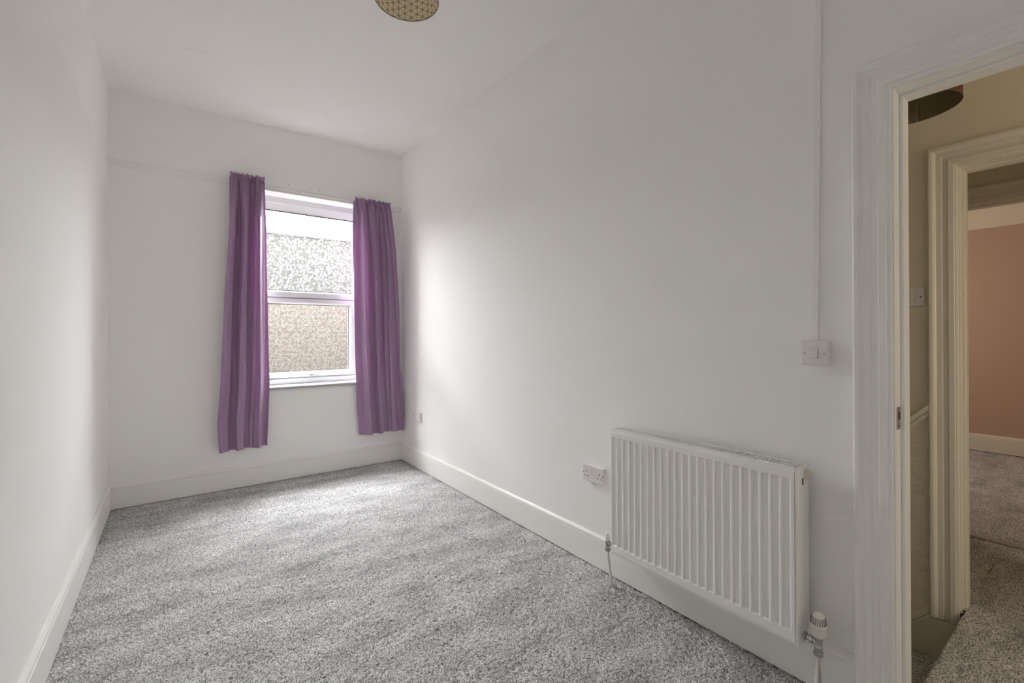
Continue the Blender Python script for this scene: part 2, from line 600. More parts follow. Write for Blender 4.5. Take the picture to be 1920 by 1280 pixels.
wpart('upper_pane', bx(FX0 + .04, FX1 - .04, GY, GY + .006, TZ1 - .02, 2.38), 'glass_bubble')
# opening sash below, standing a little proud of the frame
sash = empty('sash', (0, 0, 0))
sash.parent = win
SX0, SX1, SZ0, SZ1 = FX0 + .048, FX1 - .048, .865, TZ0 - .003
SY = WY - .010
for nm, b in frame_ring(SX0, SX1, SZ0, SZ1, .036, .014, SY, GY - .006, WY + .05):
    wpart('sash_' + nm, b, parent=sash)
wpart('lower_pane', bx(SX0 + .03, SX1 - .03, GY, GY + .006, SZ0 + .03, SZ1 - .03), 'glass_fine', parent=sash)
bm = bmesh.new()
hx = 1.030
box(bm, hx - .045, hx + .040, SY - .016, SY, .870, .893, .004)
box(bm, hx - .018, hx + .055, SY - .034, SY - .020, .876, .890, .005)
box(bm, hx - .014, hx + .008, SY - .030, SY - .010, .874, .892, .004)
wpart('handle', bm, 'chrome', parent=sash, smooth=True)
# dark gaskets round the panes and in the gap between sash and frame
def gasket(x0, x1, z0, z1, w, y0, y1, parent):
    for a in ((x0, x1, z1 - w, z1), (x0, x1, z0, z0 + w), (x0, x0 + w, z0 + w, z1 - w), (x1 - w, x1, z0 + w, z1 - w)):
        wpart('gasket', bx(a[0], a[1], y0, y1, a[2], a[3]), 'gasket', parent=parent)
gasket(FX0 + .049, FX1 - .049, TZ1 - .002, 2.3635, .0075, GY - .010, GY - .001, win)
gasket(SX0 + .047, SX1 - .047, SZ0 + .047, SZ1 - .047, .0065, GY - .010, GY - .001, sash)
gasket(SX0 - .0035, SX1 + .0035, SZ0 - .0035, SZ1 + .0025, .0035, WY - .004, WY + .004, win)
# window board
bm = bmesh.new()
prism(bm, [(WY + .01, SILL), (4.335, SILL), (4.328, SILL - .004), (4.326, SILL - .010), (4.328, SILL - .020), (4.335, SILL - .027), (WY + .01, SILL - .027)], lambda u, v, t: (t, u, v), WX0 - .001, WX1 + .001)
prism(bm, [(YB - .0005, SILL), (4.335, SILL), (4.328, SILL - .004), (4.326, SILL - .010), (4.328, SILL - .020), (4.335, SILL - .027), (YB - .0005, SILL - .027)], lambda u, v, t: (t, u, v), WX0 - .05, WX1 + .05)
wpart('window_board', bm, 'upvc')

# ------------------------------------------------------------------ doorways
# moulded architrave, u = distance from the inner edge, d = how far it stands off the wall
ARC = [(0, 0), (0, .012), (.006, .015), (.010, .015), (.012, .019), (.030, .020), (.034, .015), (.050, .014), (.054, .017), (.072, .018), (.076, .022), (.084, .027), (.094, .028), (.100, .024), (.100, 0)]
def doorway(name, xw, xb, y0, y1, z1, m, stop_at, zl=(0, 0), sides=(0, 1), jambs=(0, 1), stops=True):
    """lining inside y0..y1 below z1 between planes xw (seen face) and xb"""
    d = struct(empty(name, (xw, (y0 + y1) / 2, 0)))
    def part(nm, bm, mm=m):
        o = obj(nm, bm, mm, d)
        o.location = -Vector(d.location)
        return o
    t = .02
    zb = (zl[0], zl[1])
    if 1 in jambs: part('jamb', bx(xw, xb, y1, y1 + t, zb[1], z1 + t))
    if 0 in jambs: part('jamb', bx(xw, xb, y0 - t, y0, zb[0], z1 + t))
    part('head', bx(xw, xb, y0, y1, z1, z1 + t))
    if stops:
        sd = .0107
        if 1 in jambs: part('door_stop', bx(stop_at, xb, y1 - sd, y1, zb[1], z1, .0015, 1))
        if 0 in jambs: part('door_stop', bx(stop_at, xb, y0, y0 + sd, zb[0], z1, .0015, 1))
        part('door_stop', bx(stop_at, xb, y0 + sd, y1 - sd, z1 - sd, z1, .0015, 1))
    for (xs, sgn) in ((xw, -1), (xb, 1)):
        if (0 if sgn < 0 else 1) not in sides:
            continue
        r = .004
        f1b = lambda u, w: (xs + sgn * w, y1 + r + u, zb[1])
        f1t = lambda u, w: (xs + sgn * w, y1 + r + u, z1 + r + u)
        f0t = lambda u, w: (xs + sgn * w, y0 - r - u, z1 + r + u)
        f0b = lambda u, w: (xs + sgn * w, y0 - r - u, zb[0])
        if 1 in jambs: part('architrave', sweep(bmesh.new(), ARC, [f1b, f1t]))
        part('architrave_head', sweep(bmesh.new(), ARC, [f1t, f0t]))
        if 0 in jambs: part('architrave', sweep(bmesh.new(), ARC, [f0t, f0b]))
    return d

d1 = doorway('door_1', XR, WR, -.33, .4399, 2.0222, 'gloss', 1.886, zl=(-.012, -.012))
# strike plate let into the rebate
bm = bmesh.new()
box(bm, 1.843, 1.880, .4387, .4402, .940, 1.012, .0006, 1)
o = obj('strike_plate', bm, 'steel', d1); o.location = -Vector(d1.location)
bm = bmesh.new()
box(bm, 1.857, 1.874, .4382, .4390, .972, .997)
o = obj('strike_slot', bm, 'dark', d1); o.location = -Vector(d1.location)
for z in (.951, 1.005):
    bm = lathe(bmesh.new(), [(.003, -.0012), (.0025, 0)], 'y', (1.864, .4390, z), 10)
    o = obj('screw', bm, 'dark', d1); o.location = -Vector(d1.location)

# ------------------------------------------------------------------ landing, stairs and the rooms beyond
X2, X2B = 2.8403, 2.952
X3, X3B = 3.920, 4.030
X4 = 6.85
LY0 = -1.7
NOSE = .452
struct(obj('floor_landing', bx(WR, X3B, LY0, NOSE - .025, -.25, -.012), 'concrete'))
struct(obj('floor_lobby', bx(X2, X3B, NOSE - .025, .9, -.25, -.012), 'concrete'))
struct(obj('floor_pink_room', bx(X3B, X4 + .1, -1.6, 2.3, -.25, -.012), 'concrete'))
struct(obj('ceiling_landing', bx(WR, X4 + .1, LY0, YB, ZC, ZC + .2), 'ceiling'))
OY0, OY1, OZ = -.33, .4514, 1.9966
bm = bmesh.new()
box(bm, X2, X2B, OY1 + .02, YB, -2.8, ZC)
box(bm, X2, X2B, LY0, OY0 - .02, -.25, ZC)
box(bm, X2, X2B, OY0 - .02, OY1 + .02, OZ + .02, ZC)
wl = struct(obj('wall_landing', bm, 'cream'))
struct(obj('wall_landing_near', bx(WR - .117, WR, LY0 - .1, YF - .12, -.25, ZC + .2), 'cream'))
struct(obj('wall_landing_end', bx(WR, X2B, LY0 - .1, LY0, -.25, ZC + .2), 'cream'))
struct(obj('wall_stair_below', bx(XR, WR, NOSE, YB, -2.8, -.25), 'cream'))
struct(obj('floor_hall', bx(XR, X2B, NOSE - .1, YB, -2.9, -2.8), 'concrete'))
struct(obj('wall_stair_inner', bx(WR, X2, NOSE - .13, NOSE - .03, -2.8, -.25), 'cream'))
doorway('door_2', X2, X2B, OY0, OY1, OZ, 'creamgloss', X2 + .055, zl=(-.012, -.066), sides=(0, 1))
# lobby
struct(obj('wall_lobby', bx(X2B, X3, .80, .90, -.25, ZC), 'cream'))
struct(obj('wall_lobby_near', bx(X2B, X3, -.80, -.70, -.25, ZC), 'cream'))
PY0, PY1, PZ = -.40, .690, 2.0271
bm = bmesh.new()
box(bm, X3, X3B, PY1 + .02, 2.3, -.25, ZC)
box(bm, X3, X3B, -1.6, PY0 - .02, -.25, ZC)
box(bm, X3, X3B, PY0 - .02, PY1 + .02, PZ + .02, ZC)
struct(obj('wall_lobby_far', bm, 'cream'))
doorway('door_3', X3, X3B, PY0, PY1, PZ, 'creamgloss', X3 + .055, zl=(-.012, -.012), sides=(0,))
struct(obj('wall_pink', bx(X4, X4 + .1, -1.6, 2.3, -.25, 2.345), 'pink'))
struct(obj('wall_pink_upper', bx(X4, X4 + .1, -1.6, 2.3, 2.345, ZC), 'peach'))
struct(obj('wall_pink_side', bx(X3B, X4, 2.2, 2.3, -.25, ZC), 'pink'))
struct(obj('wall_pink_near', bx(X3B, X4, -1.6, -1.5, -.25, ZC), 'pink'))
SK3 = [(0, 0), (.018, 0), (.018, .140), (.014, .144), (.016, .152), (.006, .176), (0, .176)]
struct(obj('baseboard_pink', sweep(bmesh.new(), SK3, [lambda u, v: (X4 - u, -1.5, v), lambda u, v: (X4 - u, 2.2, v)]), 'creamgloss'))

# stairs falling away to the left of the landing
st = struct(empty('stairs', (2.39, NOSE, 0)))
tz = [-.25 - .21 * k for k in range(12)]
for k, z in enumerate(tz):
    y0 = NOSE - .02 + .235 * k
    b = bx(WR + .001, X2 - .019, y0, y0 + .262, z - .21, z, .010, 3)
    o = obj('tread', b, 'carpet', st); o.location = -Vector(st.location)
b = bx(WR + .001, X2 - .019, NOSE - .06, NOSE - .004, -.25, -.004, .012, 3)
o = obj('landing_nosing', b, 'carpet', st); o.location = -Vector(st.location)

# stair string on the far wall, with a raked moulded cap, and the raked dado rail above
def rake(u0, z0, z1, x0, x1, ylen, slope=1.03):
    bm = bmesh.new()
    prism(bm, [(u0, z0), (u0, z1), (u0 + ylen, z1 - ylen * slope), (u0 + ylen, z0 - ylen * slope)], lambda u, v, t: (t, u, v), x0, x1)
    return bm
stg = struct(empty('trim_3', (X2, .556, -.07)))
def sub(parent, nm, bm, m):
    o = obj(nm, bm, m, parent); o.location = -Vector(parent.location); return o
bm = bmesh.new()
prism(bm, [(NOSE - .03, -.46), (NOSE - .03, -.0655), (.5565, -.0735), (2.4, -.0735 - (2.4 - .5565) * 1.03), (2.4, -2.7), (1.2, -1.4)], lambda u, v, t: (t, u, v), X2 - .018, X2)
sub(stg, 'string_board', bm, 'creamgloss')
sub(stg, 'string_cap', rake(.5565, -.0720, -.058, X2 - .034, X2, 1.6), 'creamgloss')
sub(stg, 'string_cap', rake(.5565, -.0550, -.021, X2 - .013, X2, 1.6), 'creamgloss')
dado = struct(empty('trim_4', (X2, .556, .9)))
sub(dado, 'dado_rail', rake(.5565, .888, .914, X2 - .032, X2, 1.6), 'creamgloss')
sub(dado, 'dado_rail', rake(.5565, .878, .888, X2 - .012, X2, 1.6), 'creamgloss')
sub(dado, 'dado_rail', rake(.5565, .862, .878, X2 - .022, X2, 1.6), 'creamgloss')
sub(dado, 'dado_paper', rake(.5565, -.03, .863, X2 - .004, X2, 1.6), 'anaglypta')
sub(dado, 'corner_bead', bx(X2 - .010, X2, .5575, .5645, .70, .855), 'creamgloss')

# ------------------------------------------------------------------ carpets: real pile, uncountable
def carpet(name, x0, x1, y0, y1, step, seed, label, amp=.0085, z=0.0):
    rng = np.random.default_rng(seed)
    nx, ny = int((x1 - x0) / step) + 1, int((y1 - y0) / step) + 1
    gx, gy = np.meshgrid(np.linspace(x0, x1, nx), np.linspace(y0, y1, ny))
    h = rng.random((ny, nx))
    h = (h * 2 + np.roll(h, 1, 0) + np.roll(h, 1, 1)) / 4
    jx = (rng.random((ny, nx)) - .5) * step * .7
    jy = (rng.random((ny, nx)) - .5) * step * .7
    jx[:, 0] = jx[:, -1] = 0
    jy[0] = jy[-1] = 0
    co = np.stack([gx + jx, gy + jy, z - .006 + (h - .5) * amp * 1.6], -1).reshape(-1, 3).astype(np.float32)
    i = np.arange(ny * nx).reshape(ny, nx)
    q = np.stack([i[:-1, :-1], i[:-1, 1:], i[1:, 1:], i[1:, :-1]], -1).reshape(-1, 4).astype(np.int32)
    me = bpy.data.meshes.new(name)
    me.vertices.add(len(co))
    me.vertices.foreach_set('co', co.ravel())
    me.loops.add(q.size)
    me.loops.foreach_set('vertex_index', q.ravel())
    me.polygons.add(len(q))
    me.polygons.foreach_set('loop_start', np.arange(0, q.size, 4, dtype=np.int32))
    me.update(calc_edges=True)
    me.polygons.foreach_set('use_smooth', np.ones(len(q), dtype=bool))
    me.materials.append(M['carpet'])
    o = bpy.data.objects.new(name, me)
    C.objects.link(o)
    return tag(o, label, 'carpet', kind='stuff')
carpet('carpet_pile', XL + .012, XR - .010, YF + .01, YB - .012, .0062, 1, 'grey twist pile carpet covering the bedroom floor')
carpet('carpet_pile', WR, X3, LY0 + .8, NOSE - .012, .0085, 2, 'dark shaded grey carpet on the landing beyond the doorway')
carpet('carpet_pile', X2 + .02, X3, NOSE - .012, .79, .0085, 6, 'shaded grey carpet of the small lobby before the pink room')
carpet('carpet_pile', XR + .002, WR - .002, -.326, .428, .0085, 5, 'grey carpet strip under the bedroom doorway')
carpet('carpet_pile', X3 + .045, X4 - .012, -1.45, 2.15, .012, 3, 'pale grey carpet of the far pink room')
bm = bmesh.new()
prism(bm, [(X3 + .002, -.010), (X3 + .004, .001), (X3 + .012, .006), (X3 + .030, .006), (X3 + .038, .001), (X3 + .040, -.010)], lambda u, v, t: (u, t, v), PY0, PY1)
tag(obj('threshold_strip', bm, 'steel'), 'thin metal threshold strip between landing carpet and pink room carpet', 'threshold')

# ------------------------------------------------------------------ radiator
RY0, RY1, RZ0, RZ1, RX0, RX1 = .675, 1.493, .183, .787, 1.697, 1.797
rad = tag(empty('radiator', (1.747, 1.084, RZ0)), 'white ribbed panel radiator on the right wall below the light switch', 'radiator')
def rp(nm, bm, m='rad', smooth=False, parent=rad):
    o = obj(nm, bm, m, parent, smooth)
    o.location = -Vector(rad.location)
    return o
# pressed front panel: height field over (y, z)
NG, PITCHG = 23, .03495
gc = [1.475 - PITCHG * k for k in range(NG)]
ys = {RY0 + .006, RY1}
for c in gc:
    for d_ in (-.0150, -.0135, -.0120, -.0105, -.0090, -.0075, 0, .0075, .0090, .0105, .0120, .0135, .0150):
        ys.add(round(c + d_, 5))
ys = sorted(ys)
zs = sorted({RZ0, RZ0 + .004, RZ0 + .010, RZ0 + .014, .2235, .2250, .2290, .2320, .235, .300, .45, .60, .742, .7450, .7475, .7500, .752, RZ1 - .016, RZ1 - .012, RZ1 - .006, RZ1 - .002, RZ1})
def sm(a, b, x):
    t = min(1, max(0, (x - a) / (b - a)))
    return t * t * (3 - 2 * t)
def depth(y, z):
    g = 0
    for c in gc:
        d_ = abs(y - c)
        if d_ < .0150:
            g = 1 - sm(.0075, .0148, d_)
            break
    zz = sm(.2235, .2322, z) * (1 - sm(.7440, .7515, z))
    dd = .0056 * g * zz
    if z > RZ1 - .014:
        dd += .0035 * sm(RZ1 - .014, RZ1 - .009, z)
    if z < RZ0 + .012:
        dd += .003 * (1 - sm(RZ0 + .006, RZ0 + .012, z))
    return dd
bm = bmesh.new()
grid = [[bm.verts.new((RX0 + depth(y, z), y, z)) for y in ys] for z in zs]
back = [[bm.verts.new((RX0 + .020, y, z)) for y in (ys[0], ys[-1])] for z in (zs[0], zs[-1])]
for a in range(len(zs) - 1):
    for b_ in range(len(ys) - 1):
        bm.faces.new((grid[a][b_], grid[a][b_ + 1], grid[a + 1][b_ + 1], grid[a + 1][b_]))
bm.faces.new([grid[0][k] for k in range(len(ys))] + [back[0][1], back[0][0]])
bm.faces.new([grid[-1][k] for k in range(len(ys))] + [back[1][1], back[1][0]])
bm.faces.new([grid[k][0] for k in range(len(zs))] + [back[1][0], back[0][0]])
bm.faces.new([grid[k][-1] for k in range(len(zs))] + [back[1][1], back[0][1]])
bm.faces.new((back[0][0], back[0][1], back[1][1], back[1][0]))
rp('front_panel', bm)
rp('back_panel', bx(RX1 - .018, RX1 - .004, RY0 + .01, RY1 - .004, RZ0 + .01, RZ1 - .012, .002, 1))
bm = bmesh.new()
n = 90
for k in range(n):
    y = RY0 + .03 + (RY1 - RY0 - .06) * k / (n - 1)
    box(bm, RX0 + .022, RX1 - .020, y - .0015, y + .0015, RZ0 + .04, RZ1 - .055)
rp('convector_fins', bm)
for y0, y1 in ((RY0 - .002, RY0 + .0055), (RY1, RY1 + .004)):
    rp('side_panel', bx(RX0 + .001, RX1, y0, y1, RZ0 - .004, RZ1 - .0005, .0032, 3), smooth=False)
bm = bmesh.new()                                            # slotted top grille
gz0, gz1 = RZ1 - .006, RZ1 - .0015
box(bm, RX0 + .005, RX0 + .022, RY0 + .006, RY1, gz0, gz1)
box(bm, RX1 - .014, RX1, RY0 + .006, RY1, gz0, gz1)
ns = 60
for k in range(ns + 1):
    y = RY0 + .012 + (RY1 - RY0 - .018) * k / ns
    box(bm, RX0 + .022, RX1 - .014, y - .0024, y + .0024, gz0, gz1 - .0002)
rp('top_grille', bm)
# key slot and blanking plug on the near end
bm = lathe(bmesh.new(), [(.017, 0), (.017, -.004), (.012, -.005), (.012, -.013), (.0085, -.014), (.0085, -.020), (.003, -.021)], 'y', (1.772, RY0 - .002, .757), 20)
plug = rp('blanking_plug', bm, 'radcream', True)
rp('end_slot', bx(1.741, 1.750, RY0 - .0030, RY0 - .0015, .724, .748, .0008, 1), 'dark')

# thermostatic valve at the near end, lockshield at the far end
VX, VY, VZ = 1.747, .628, .205
v = tag(empty('thermostatic_valve', (VX, VY, 0)), 'chrome radiator valve with white slotted thermostatic head and white sleeved pipe', 'valve')
def vp(nm, bm, m, parent=v, smooth=True, root=v):
    o = obj(nm, bm, m, parent, smooth)
    if parent is root:
        o.location = -Vector(root.location)
    return o
vp('union_nut', lathe(bmesh.new(), [(.013, 0), (.013, .012), (.011, .014), (.0145, .016), (.0145, .026), (.010, .028), (.010, .034), (.0155, .036), (.0155, .0415), (.011, .0440)], 'y', (VX, VY, VZ), 8), 'chrome', smooth=False)
vp('body', lathe(bmesh.new(), [(.010, -.034), (.0125, -.030), (.0125, -.012), (.011, -.010), (.013, 0), (.013, .010), (.017, .014), (.020, .020), (.018, .024)], 'z', (VX, VY, VZ), 20), 'chrome')
vp('compression_nut', lathe(bmesh.new(), [(.0105, -.048), (.0155, -.045), (.0155, -.032), (.012, -.029)], 'z', (VX, VY, VZ), 6), 'chrome', smooth=False)
head = vp('thermostat_head', lathe(bmesh.new(), [(.017, .018), (.0215, .022), (.0225, .030), (.0225, .052), (.0240, .054), (.0240, .058), (.0228, .060), (.0222, .070), (.0200, .083), (.0165, .0925), (.0115, .0985), (.006, .1008), (.0015, .1012)], 'z', (VX, VY, VZ), 40), 'trv')
for k in range(22):
    a = 2 * math.pi * k / 22
    bm = bmesh.new()
    r1, r0 = .0222, .0170
    for (za, zb, ra, rb) in ((.064, .086, .0238, .0207),):
        w = .0011
        c, s = math.cos(a), math.sin(a)
        def Q(r, t, z): return (VX + r * c - t * s, VY + r * s + t * c, VZ + z)
        P_ = [Q(ra, -w, za), Q(ra, w, za), Q(rb, w * .7, zb), Q(rb, -w * .7, zb), Q(ra - .003, -w, za), Q(ra - .003, w, za), Q(rb - .003, w * .7, zb), Q(rb - .003, -w * .7, zb)]
        vv = [bm.verts.new(p) for p in P_]
        for f in ((0, 1, 2, 3), (4, 7, 6, 5), (0, 4, 5, 1), (1, 5, 6, 2), (2, 6, 7, 3), (3, 7, 4, 0)):
            bm.faces.new([vv[i] for i in f])
    vp('slot', bm, 'pindark', parent=head, smooth=False)
vp('pipe', tube(bmesh.new(), [(VX, VY, -.01), (VX, VY, .03), (VX, VY, VZ - .030)], .0075), 'steel')
vp('pipe_sleeve', tube(bmesh.new(), [(VX, VY + .004, -.008), (VX, VY + .004, .08), (VX, VY + .003, VZ - .046)], .0090), 'sleeve')

LX, LY, LZ = 1.735, 1.552, .205
lv = tag(empty('lockshield_valve', (LX, LY, 0)), 'small dark radiator valve with white cap and bare pipe beside the double socket', 'valve')
def lp(nm, bm, m, smooth=True):
    o = obj(nm, bm, m, lv, smooth); o.location = -Vector(lv.location); return o
lp('cap', lathe(bmesh.new(), [(.010, .012), (.0125, .016), (.0125, .040), (.010, .050), (.003, .052)], 'z', (LX, LY, LZ), 20), 'sleeve')
lp('body', lathe(bmesh.new(), [(.009, -.040), (.014, -.037), (.014, -.024), (.010, -.021), (.010, -.010), (.013, -.006), (.013, .008), (.010, .012)], 'z', (LX, LY, LZ), 16), 'steel')
lp('union_nut', lathe(bmesh.new(), [(.010, 0), (.010, -.03), (.014, -.032), (.014, -.044), (.011, -.048), (.011, -.0585)], 'y', (LX, LY, LZ), 8), 'steel', False)
lp('pipe', tube(bmesh.new(), [(LX, LY, LZ - .036), (LX + .001, LY - .004, .12), (LX + .004, LY - .014, .05), (LX + .006, LY - .020, -.012)], .0075), 'sleeve')

# ------------------------------------------------------------------ sockets, switches, trunking
def socket(y0, y1, z0, z1, label):
    dpt = .024
    s = tag(empty('double_socket', (XR, (y0 + y1) / 2, z0)), label, 'socket', 'double wall sockets on the right wall')
    yc, zc = (y0 + y1) / 2, (z0 + z1) / 2
    xf = XR - dpt
    def sp(nm, bm, m='plastic', parent=s, smooth=False):
        o = obj(nm, bm, m, parent, smooth)
        if parent is s: o.location = -Vector(s.location)
        return o
    sp('back_box', bx(XR - .016, XR, y0 + .002, y1 - .002, z0 + .002, z1 - .002, .002, 1))
    pl_ = sp('face_plate', bx(xf, XR - .015, y0, y1, z0, z1, .004, 3))
    for sg in (1, -1):
        rk = sp('rocker', bx(xf - .003, xf + .002, yc + sg * .016 - .006, yc + sg * .016 + .006, zc + .006, zc + .028, .0012, 1))
        py = yc + sg * .047
        for (dy, dz, w, h) in ((0, .010, .0025, .0045), (-.011, -.012, .0042, .0022), (.011, -.012, .0042, .0022)):
            sp('pin_hole', bx(xf - .0004, xf + .003, py + dy - w, py + dy + w, zc - .004 + dz - h, zc - .004 + dz + h), 'pindark')
    for sg in (1, -1):
        sp('screw', lathe(bmesh.new(), [(.0032, -.0005), (.0022, .001)], 'x', (xf, yc + sg * .0685, zc), 12), 'pindark')
    return s
socket(1.645, 1.791, .4505, .5365, 'white double socket beside the left edge of the radiator')
socket(3.890, 4.036, .4380, .5240, 'white double socket in the corner beside the right purple curtain')

def switch(xw, xf, y0, y1, z0, z1, label, aged=False):
    s = tag(empty('light_switch', (xw, (y0 + y1) / 2, z0)), label, 'switch')
    yc, zc = (y0 + y1) / 2, (z0 + z1) / 2
    pm = 'plastic'
    def sp(nm, bm, m=pm, smooth=False):
        o = obj(nm, bm, m, s, smooth); o.location = -Vector(s.location); return o
    sp('back_box', bx(xf + .008, xw, y0 + .001, y1 - .001, z0 + .001, z1 - .001, .003, 2))
    sp('face_plate', bx(xf, xf + .0085, y0, y1, z0, z1, .004, 3))
    sp('rocker_surround', bx(xf - .0006, xf + .003, yc - .0118, yc + .0118, zc - .0185, zc + .0185), 'steel' if False else 'holegrey')
    bm = bmesh.new()
    prism(bm, [(zc - .0175, xf - .0055), (zc + .0175, xf - .0012), (zc + .0175, xf + .002), (zc - .0175, xf + .002)], lambda u, v_, t: (v_, t, u), yc - .0105, yc + .0110)
    sp('rocker', bm)
    for sg in (1, -1):
        sp('screw', lathe(bmesh.new(), [(.0036, -.0006), (.003, .001)], 'x', (xf, yc + sg * .0305, zc - .0005), 14), 'pindark' if aged else 'steel')
    return s
switch(XR, 1.7955, .6105, .6965, 1.1360, 1.2220, 'white single light switch on raised box beside the door architrave')
switch(X2, X2 - .012, .5700, .6560, 1.3760, 1.4620, 'cream light switch on the landing wall, half hidden by the door frame', True)
# scars of paint round the landing switch
bm = bmesh.new()
prism(bm, [(.640, 2.40 - 1.175), (.0, 0), (.0, 0)] if False else [(.6500, 1.2222), (.6682, 1.2222), (.6440, ZC), (.6258, ZC)], lambda u, v_, t: (t, u, v_), XR - .010, XR)
tag(obj('cable_trunking', bm, 'gloss'), 'slim white cable trunking rising from the bedroom light switch to the ceiling', 'trunking')

# ------------------------------------------------------------------ pendant lamps
def pendant(cx, cy, zb, r, h, label, shade_m, liner_m, rim_m, drop_top=ZC):
    p = tag(empty('pendant_lamp', (cx, cy, zb)), label, 'lamp')
    def pp(nm, bm, m, smooth=True):
        o = obj(nm, bm, m, p, smooth); o.location = -Vector(p.location); return o
    def drum(rad_, m, nm):
        seg = 96
        me = bpy.data.meshes.new(nm)
        verts, faces, uvs = [], [], []
        for k in range(seg + 1):
            a = 2 * math.pi * k / seg
            for z in (zb, zb + h):
                verts.append((cx + rad_ * math.cos(a), cy + rad_ * math.sin(a), z))
        for k in range(seg):
            faces.append((2 * k, 2 * k + 2, 2 * k + 3, 2 * k + 1))
        me.from_pydata(verts, [], faces)
        uvl = me.uv_layers.new(name='UVMap')
        for f in me.polygons:
            for li in f.loop_indices:
                vi = me.loops[li].vertex_index
                uvl.data[li].uv = ((vi // 2) * 2 * math.pi * rad_ / seg, (vi % 2) * h)
            f.use_smooth = True
        me.materials.append(M[m])
        o = bpy.data.objects.new(nm, me)
        C.objects.link(o); o.parent = p; o.location = -Vector(p.location)
        if nm == 'shade_liner':
            md = o.modifiers.new('thickness', 'SOLIDIFY'); md.thickness = .0008; md.offset = -1
        return o
    drum(r, shade_m, 'shade')
    if liner_m: drum(r - .0025, liner_m, 'shade_liner')
    for z in (zb, zb + h):
        ring = [(cx + r * math.cos(2 * math.pi * k / 64), cy + r * math.sin(2 * math.pi * k / 64), z) for k in range(65)]
        pp('rim', tube(bmesh.new(), ring, .0016, 8), rim_m)
    for k in range(3):
        a = 2 * math.pi * k / 3 + .4
        pp('spider_arm', tube(bmesh.new(), [(cx + .018 * math.cos(a), cy + .018 * math.sin(a), zb + h - .03), (cx + r * .97 * math.cos(a), cy + r * .97 * math.sin(a), zb + h - .002)], .0015, 8), 'sleeve')
    pp('lamp_holder', lathe(bmesh.new(), [(.017, -.075), (.019, -.05), (.019, -.02), (.012, 0), (.004, .012)], 'z', (cx, cy, zb + h), 20), 'sleeve')
    pp('bulb', lathe(bmesh.new(), [(.012, -.075), (.016, -.085), (.027, -.105), (.030, -.122), (.026, -.140), (.014, -.151), (.003, -.154)], 'z', (cx, cy, zb + h), 24), 'bulb')
    pp('cord', tube(bmesh.new(), [(cx, cy, zb + h + .008), (cx, cy, drop_top - .02)], .003, 8), 'sleeve')
    pp('ceiling_rose', lathe(bmesh.new(), [(.006, -.034), (.020, -.030), (.038, -.012), (.042, 0)], 'z', (cx, cy, drop_top), 28), 'sleeve')
    return p
pendant(.713, 1.642, 2.536, .1205, .175, 'pendant lamp with cream and tan lattice drum shade above the bedroom', 'shade', None, 'shade_rim')
pendant(2.375, .525, 2.145, .158, .20, 'dark drum shade pendant lamp with red brown outside hanging over the landing', 'shade_red', 'shade_liner', 'shade_rim')

